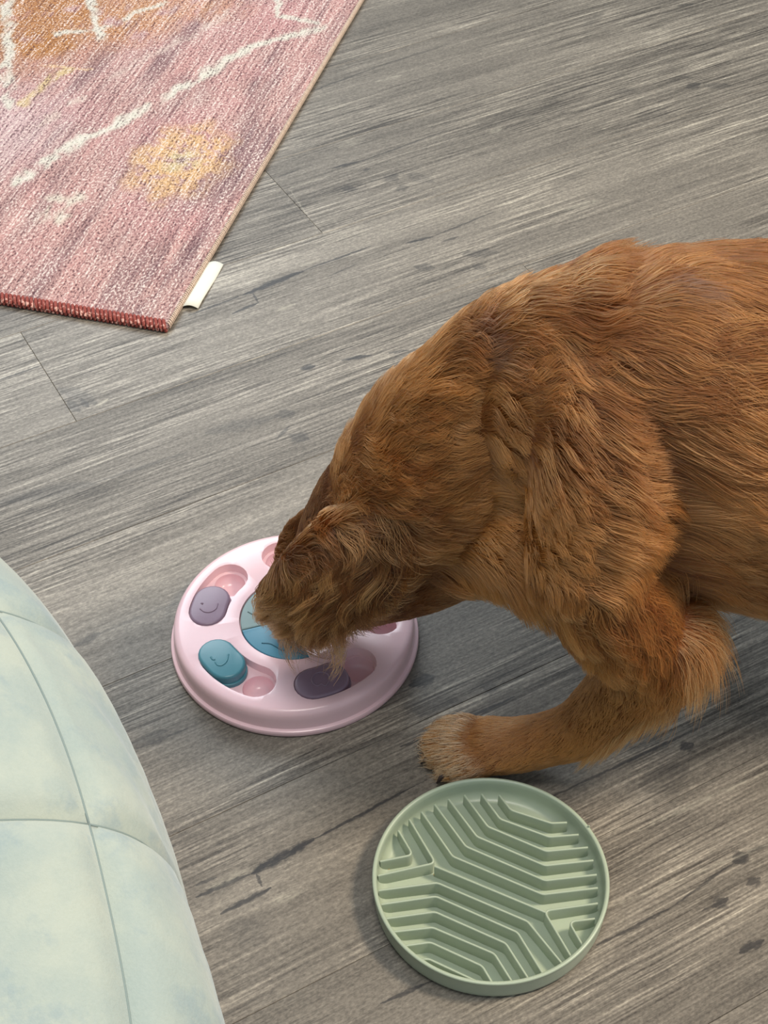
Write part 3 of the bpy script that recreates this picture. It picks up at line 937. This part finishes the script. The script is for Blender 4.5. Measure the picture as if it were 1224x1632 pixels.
# ears (broad flaps hanging from the skull)
for s, region in ((-1, 'ear'), (1, 'far_ear')):
    yy = lambda o: .980 + s * (o if s < 0 else o - .018)
    zo = 0 if s < 0 else -.078
    loft([(.002, yy(.050), .270 + zo, .022, .014), (-.022, yy(.064), .240 + zo, .046, .011), (-.046, yy(.070), .202 + zo, .056, .011),
          (-.060, yy(.064), .168 + zo, .052, .010), (-.064, yy(.056), .142 + zo, .036, .008)], region=region, side=(1, 0, -.3))
# near shoulder blade, upper arm, forearm, wrist, pastern
loft([(.150, .935, .420, .046, .034), (.164, .902, .388, .050, .040), (.168, .880, .340, .053, .046), (.164, .868, .275, .050, .046)], flow=(.80, -.08, -.60), region='torso', side=(1, 0, 0))
loft([(.164, .868, .275, .052, .048), (.198, .860, .215, .049, .046), (.234, .856, .170, .040, .038)], region='upper_arm')
loft([(.238, .854, .182, .041, .041), (.222, .854, .140, .038, .037), (.202, .854, .105, .032, .031), (.178, .853, .068, .027, .027),
      (.150, .856, .046, .025, .023), (.120, .860, .032, .027, .020), (.095, .864, .025, .030, .019)], region='leg')
for i, (x, y) in enumerate(((.056, .892), (.046, .877), (.048, .860), (.060, .844))):
    loft([(.098, .864 + (y - .866) * .55, .022, .013, .014), ((x + .09) / 2, .864 + (y - .866) * .9, .020, .013, .014), (x, y, .013, .011, .011)], region='paw')
# far foreleg, standing further back
loft([(.21, 1.045, .38, .05, .05), (.20, 1.05, .32, .05, .05), (.250, 1.05, .24, .045, .045), (.285, 1.05, .20, .036, .036)], region='torso')
loft([(.285, 1.05, .21, .036, .036), (.290, 1.05, .14, .030, .030), (.288, 1.05, .07, .025, .025), (.268, 1.05, .030, .027, .022), (.245, 1.05, .022, .029, .018)], region='leg')
for y in (1.022, 1.041, 1.059, 1.077):
    loft([(.248, 1.05 + (y - 1.05) * .6, .020, .013, .013), (.212, y, .012, .010, .010)], region='paw')
# hind legs
for yk, dx in ((.890, 0), (1.075, -.06)):
    s = -1 if yk < YM else 1
    loft([(.76, yk - s * .02, .36, .060, .085), (.72, yk + s * .012, .29, .055, .075), (.695 + dx * .5, yk + s * .012, .225, .042, .050)], region='torso')
    loft([(.695 + dx * .5, yk + s * .01, .235, .042, .048), (.75 + dx, yk, .18, .034, .036), (.815 + dx, yk, .125, .023, .023), (.812 + dx, yk, .07, .020, .020), (.79 + dx, yk, .030, .024, .020), (.76 + dx, yk, .022, .028, .018)], region='leg')
    for o in (-.024, -.008, .008, .024):
        loft([(.765 + dx, yk + o * .7, .019, .012, .012), (.725 + dx, yk + o, .011, .010, .010)], region='paw')
# tail
loft([(.84, .99, .405, .030, .030), (.93, .995, .40, .024, .024), (1.05, 1.0, .35, .018, .018), (1.14, 1.0, .31, .010, .010)], region='tail')


def build_dog():
    src = mesh_obj('dog', DOG_V, DOG_F)
    rm = src.modifiers.new('r', 'REMESH'); rm.mode = 'VOXEL'; rm.voxel_size = .0042
    sm = src.modifiers.new('s', 'SMOOTH'); sm.factor = .5; sm.iterations = 9
    bpy.context.view_layer.update()
    dg = bpy.context.evaluated_depsgraph_get()
    me = bpy.data.meshes.new_from_object(src.evaluated_get(dg))
    bpy.data.objects.remove(src)
    root = bpy.data.objects.new('dog', None); COL.objects.link(root)
    root.location = (.40, YM, 0); root.empty_display_size = .1
    off = np.array([.40, YM, 0])
    tag(root, 'red golden long-haired dog nosing the pink puzzle feeder, one foreleg forward', 'dog')
    nv = len(me.vertices)
    co = np.empty(nv * 3); me.vertices.foreach_get('co', co); co = co.reshape(-1, 3)
    co[:, 2] = np.maximum(co[:, 2], .001)
    me.vertices.foreach_set('co', (co - off).ravel()); me.update()
    me.polygons.foreach_set('use_smooth', [True] * len(me.polygons))
    me.name = 'body'
    body = bpy.data.objects.new('body', me); COL.objects.link(body); body.parent = root
    t = NT('dog_skin'); c = t.n('ShaderNodeTexCoord').outputs['Object']
    nz = t.noise(c, 60, 4)
    t.principled(t.mix(nz, lin(84, 48, 22), lin(120, 70, 32)), .8, nz, .3, .002, Specular_IOR_Level=.15)
    me.materials.clear(); me.materials.append(t.m)
    # nose leather, eyes, claws
    black = plain('nose_leather', (34, 26, 26), .35, .2, .3, 200)
    hd = np.array([-.09, .02, -.255]); hd /= np.linalg.norm(hd)

    def ball(name, c, r, mat, parent, n=2, squash=(1, 1, 1)):
        bm = bmesh.new(); bmesh.ops.create_icosphere(bm, subdivisions=n, radius=1)
        me2 = bpy.data.meshes.new(name)
        for v in bm.verts: v.co = Vector([v.co[i] * r * squash[i] for i in range(3)]) + Vector(c)
        bm.to_mesh(me2); bm.free()
        for p in me2.polygons: p.use_smooth = True
        o = bpy.data.objects.new(name, me2); COL.objects.link(o); o.parent = parent; me2.materials.append(mat)
        return o
    ball('nose', np.array([-.100, 1.001, .056]) - off, .016, black, root, 3, (1, 1.15, .85))
    for s in (-1, 1):
        ball('eye', np.array([-.062, .984 + s * .034, .168]) - off, .0095, plain('eye', (30, 18, 12), .1), root, 3)
    claw = plain('claw', (58, 46, 42), .4)
    for (x, y) in ((.056, .892), (.046, .877), (.048, .860), (.060, .844)):
        d = np.array([x - .10, y - .866, 0]); d /= np.linalg.norm(d)
        v, f = tube_mesh(np.array([np.array([x, y, .014]) + d * a + np.array([0, 0, b]) for a, b in ((.006, .0), (.012, -.002), (.017, -.008))]) - off, [.0035, .0028, .0008], 8)
        mesh_obj('claw', v, f, claw, root)
    return root, body, off


dog, dog_body, DOG_OFF = build_dog()


# ------------------------------------------------------------------ fur (combed strands, clumped into locks)
#          length  lift  gravity  clump  wave
FUR = dict(torso=(.058, .16, .14, .72, .0060), neck=(.050, .22, .20, .70, .0060), head=(.013, .22, .05, .35, .0008),
           ear=(.050, .24, .30, .96, .0085), far_ear=(.042, .25, .50, .75, .0055), upper_arm=(.040, .26, .30, .65, .0050),
           leg=(.016, .20, .12, .45, .0012), paw=(.013, .30, .10, .55, .0008), tail=(.075, .35, .6, .6, .006))
REG = list(FUR)


def build_fur():
    r = np.random.default_rng(11)
    me = dog_body.data
    nv = len(me.vertices); co = np.empty(nv * 3); me.vertices.foreach_get('co', co); co = co.reshape(-1, 3) + DOG_OFF
    no = np.empty(nv * 3); me.vertices.foreach_get('normal', no); no = no.reshape(-1, 3)
    me.calc_loop_triangles()
    tr = np.empty(len(me.loop_triangles) * 3, dtype=np.int32); me.loop_triangles.foreach_get('vertices', tr); tr = tr.reshape(-1, 3)
    A, B, C = co[tr[:, 0]], co[tr[:, 1]], co[tr[:, 2]]
    area = np.linalg.norm(np.cross(B - A, C - A), axis=1) / 2
    cen = (A + B + C) / 3
    den = np.where(cen[:, 0] < .42, 1.0, .30)
    den = den * np.where((cen[:, 1] > 1.04) & (cen[:, 0] > -.02), .45, 1.0)
    low = (cen[:, 2] < .09) & (cen[:, 0] < .25)
    den = den * np.where(low, 1.9, 1.0)
    head = (cen[:, 0] < .02) & (cen[:, 2] > .09)
    den = den * np.where(head, 1.7, 1.0)
    w = area * den; w /= w.sum()

    def sample(n):
        t = r.choice(len(tr), n, p=w)
        u, v = r.random(n), r.random(n); f = u + v > 1; u[f] = 1 - u[f]; v[f] = 1 - v[f]
        wA = (1 - u - v)[:, None]; u = u[:, None]; v = v[:, None]
        P = wA * A[t] + u * B[t] + v * C[t]
        N = wA * no[tr[t, 0]] + u * no[tr[t, 1]] + v * no[tr[t, 2]]
        return P, N / np.linalg.norm(N, axis=1)[:, None]

    SA = np.array([f[0] for f in FLOW]); SB = np.array([f[1] for f in FLOW]); SR = np.array([f[2] for f in FLOW]); SD = np.array([f[3] for f in FLOW])
    par = np.array([[FUR[f[4]][k] for k in range(5)] for f in FLOW])
    regid = np.array([REG.index(f[4]) for f in FLOW])
    D = SB - SA; L2 = (D * D).sum(1)

    def field(P):
        flow = np.zeros_like(P); q = np.zeros((len(P), 5)); wt = np.zeros(len(P)); best = np.full(len(P), 1e9); reg = np.zeros(len(P), int)
        for i in range(len(SA)):
            h = np.clip(((P - SA[i]) @ D[i]) / L2[i], 0, 1)
            d = np.linalg.norm(P - SA[i] - h[:, None] * D[i], axis=1) / SR[i]
            k = 1 / (d ** 7 + .02)
            flow += k[:, None] * SD[i]; q += k[:, None] * par[i]; wt += k
            m = d < best; best[m] = d[m]; reg[m] = regid[i]
        return flow / np.linalg.norm(flow, axis=1)[:, None], q / wt[:, None], reg

    def n3(P, f, seed):
        return (vnoise(P[:, [0, 2]] * 1.0 + 3, f, seed) + vnoise(P[:, [1, 2]] + 7, f, seed + 1) + vnoise(P[:, [0, 1]] + 5, f, seed + 2)) / 3 - .5

    def strands(P, N, K, jit):
        """K points per strand -> (n,K,3)"""
        n = len(P)
        fl, q, reg = field(P)
        # neck hair fans down and outwards, chest and belly hair hangs
        fl = fl + np.c_[np.zeros(n), np.zeros(n), -.35 * np.clip(1 - np.abs(N[:, 2]), 0, 1) * np.isin(reg, [0, 1, 5])]
        sw = np.c_[n3(P, 10, 31), n3(P, 10, 41), n3(P, 10, 51)] * 2.6 + np.c_[n3(P, 28, 61), n3(P, 28, 71), n3(P, 28, 81)] * .6
        fl = fl + sw * np.where(np.isin(reg, [2, 3, 4, 6, 7]), .25, .75)[:, None]
        fl = fl + r.normal(size=(n, 3)) * jit
        em = np.isin(reg, [3, 4])
        fl[em] += r.normal(size=(em.sum(), 3)) * jit * .4
        fl = fl - (fl * N).sum(1)[:, None] * N
        fl /= np.linalg.norm(fl, axis=1)[:, None] + 1e-9
        ln = q[:, 0] * (1 + .9 * n3(P, 30, 91)) * r.uniform(.72, 1.12, n)
        # feathering: behind the forelegs, along the belly, under the chest
        leg = reg == REG.index('leg')
        back = leg & (N[:, 0] > .15) & (P[:, 2] > .055) & (P[:, 0] < .4)
        ln[back] *= 1.0 + 1.3 * r.random(back.sum()) ** 3 * np.clip(1.35 - 5 * np.abs(P[back, 2] - .09), .35, 1.3)
        arm = (reg == REG.index('upper_arm')) & (N[:, 0] > .1)
        ln[arm] *= 1.1
        belly = (reg == 0) & (N[:, 2] < -.45)
        ln[belly] *= 1.35
        front = (reg == 0) & (N[:, 0] < -.25) & (P[:, 1] < .93)
        ln[front] *= .55
        toe = reg == REG.index('paw')
        ln[toe & (r.random(n) < .12)] *= 2.0
        lift = q[:, 1] * np.where(em, r.uniform(.3, 2.0, n), r.uniform(.6, 1.5, n))
        lift[back] += .15
        grav = q[:, 2].copy(); grav[back] += .3
        t = np.linspace(0, 1, K)[None, :, None]
        side = np.cross(N, fl)
        ph = (n3(P, 26, 101) * 14)[:, None]
        wv = (np.sin(ph + t[..., 0] * 5.6) - np.sin(ph)) * q[:, 4][:, None]
        pos = (P[:, None] + ln[:, None, None] * (fl[:, None] * t * (1 - .12 * t) + N[:, None] * (lift[:, None, None] * t * (1 - .55 * t))
               + np.array([0, 0, -1.0]) * (grav[:, None, None] * t * t * .8)) + side[:, None] * (wv[..., None] * t))
        return pos, q, reg, ln, back, toe

    K = 7
    NS, NG = 240000, 6500
    GP, GN = sample(NG)
    gpos, gq, greg, gln, _, _ = strands(GP, GN, K, .10)
    P, N = sample(NS)
    pos, q, reg, ln, back, toe = strands(P, N, K, .11)
    kd = KDTree(NG)
    for i, p in enumerate(GP): kd.insert(Vector(p), i)
    kd.balance()
    near = np.array([kd.find(p)[1] for p in P.tolist()])
    ok = (np.abs(greg[near] - reg) < 100)
    t = np.linspace(0, 1, K)[None, :]
    cl = (q[:, 3] * r.uniform(.5, 1.1, NS))[:, None] * t ** 1.1
    cl = np.clip(cl, 0, .93)[..., None]
    off = P - GP[near]
    target = gpos[near] + off[:, None] * (1 - .75 * t[..., None])
    pos = pos * (1 - cl) + target * cl
    pos[:, 1:, 2] = np.maximum(pos[:, 1:, 2], .0012)
    em = np.isin(reg, [3, 4])
    pos[em] = np.where(np.arange(3) == 2, np.maximum(pos[em], (.082 + .03 * r.random(em.sum()))[:, None, None]), pos[em])
    # keep strands out of the feeder body
    dx = pos[..., 0] + .09185; dy = pos[..., 1] - 1.01977
    over = (dx * dx + dy * dy < .1255 ** 2)
    pos[..., 2] = np.where(over, np.maximum(pos[..., 2], .0350), pos[..., 2])
    # colour: red gold with paler feathering, darker ears, cream toes
    c = lambda *a: np.array(lin(*a)[:3])
    k1 = np.clip(.5 + 2.2 * n3(P, 12, 111) + .9 * n3(P, 60, 121) + r.normal(size=NS) * .16 + (r.random(NG)[near] - .5) * np.where(np.isin(reg, [3, 4]), 1.5, .7), 0, 1)[:, None]
    col = (1 - k1) * c(126, 72, 32) + k1 * c(206, 138, 74)
    ear = np.isin(reg, [REG.index('ear'), REG.index('far_ear')])
    col[ear] = ((1 - k1) * c(104, 62, 32) + k1 * c(206, 150, 92))[ear]
    hd = reg == REG.index('head')
    col[hd] = ((1 - k1) * c(104, 62, 36) + k1 * c(166, 110, 64))[hd]
    legm = reg == REG.index('leg')
    col[legm] = ((1 - k1) * c(150, 88, 40) + k1 * c(198, 134, 74))[legm]
    m = back & (r.random(NS) < .5); col[m] = col[m] * .35 + c(222, 178, 122) * .65
    tipd = np.clip((.095 - P[:, 0]) / .03, 0, 1) * toe * (P[:, 0] < .2)
    tipd = tipd * (r.random(NS) < .65)
    col = col * (1 - tipd[:, None] * .85) + c(250, 222, 182) * tipd[:, None] * .85
    # greyish damp partings on the back and at the neck fold
    d = P - np.array([0, 0, CAM_H]); zc = d @ FW
    pix = np.c_[612 + CAM_F * (d @ RT) / zc, 816 - CAM_F * (d @ UP) / zc]
    facing = (N * d).sum(1) < 0
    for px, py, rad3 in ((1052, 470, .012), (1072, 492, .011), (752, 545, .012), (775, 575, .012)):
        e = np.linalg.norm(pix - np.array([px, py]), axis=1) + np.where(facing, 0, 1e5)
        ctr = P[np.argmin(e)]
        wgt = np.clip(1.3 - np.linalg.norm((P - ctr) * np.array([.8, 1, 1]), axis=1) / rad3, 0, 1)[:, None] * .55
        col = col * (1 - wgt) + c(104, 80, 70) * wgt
    hc = bpy.data.hair_curves.new('fur')
    hc.add_curves([K] * NS)
    hc.attributes['position'].data.foreach_set('vector', (pos - DOG_OFF).astype(np.float32).ravel())
    rad0 = np.where(np.isin(reg, [2, 6, 7]), .00026, .00034)
    rad = rad0[:, None] * (1 - .82 * np.linspace(0, 1, K)[None] ** 1.6)
    ra = hc.attributes.get('radius') or hc.attributes.new('radius', 'FLOAT', 'POINT')
    ra.data.foreach_set('value', rad.astype(np.float32).ravel())
    ca = hc.attributes.new('tint', 'FLOAT_COLOR', 'CURVE')
    ca.data.foreach_set('color', np.c_[col, np.ones(NS)].astype(np.float32).ravel())
    t = NT('dog_fur')
    tint = t.n('ShaderNodeAttribute', attribute_name='tint').outputs['Color']
    ic = t.n('ShaderNodeHairInfo').outputs['Intercept']
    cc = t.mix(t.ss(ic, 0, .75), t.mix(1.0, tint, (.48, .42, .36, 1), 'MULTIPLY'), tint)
    h = t.n('ShaderNodeBsdfHairPrincipled', parametrization='COLOR')
    t.set(h.inputs['Color'], cc); h.inputs['Roughness'].default_value = .32; h.inputs['Radial Roughness'].default_value = .55
    df = t.n('ShaderNodeBsdfDiffuse'); t.set(df.inputs['Color'], cc)
    mx = t.n('ShaderNodeMixShader'); mx.inputs[0].default_value = .35
    t.t.links.new(h.outputs[0], mx.inputs[1]); t.t.links.new(df.outputs[0], mx.inputs[2])
    t.t.links.new(mx.outputs[0], t.out.inputs[0])
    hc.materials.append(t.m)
    o = bpy.data.objects.new('fur', hc); COL.objects.link(o); o.parent = dog
    o['kind'] = 'stuff'; o['label'] = 'long wavy red golden coat'


build_fur()
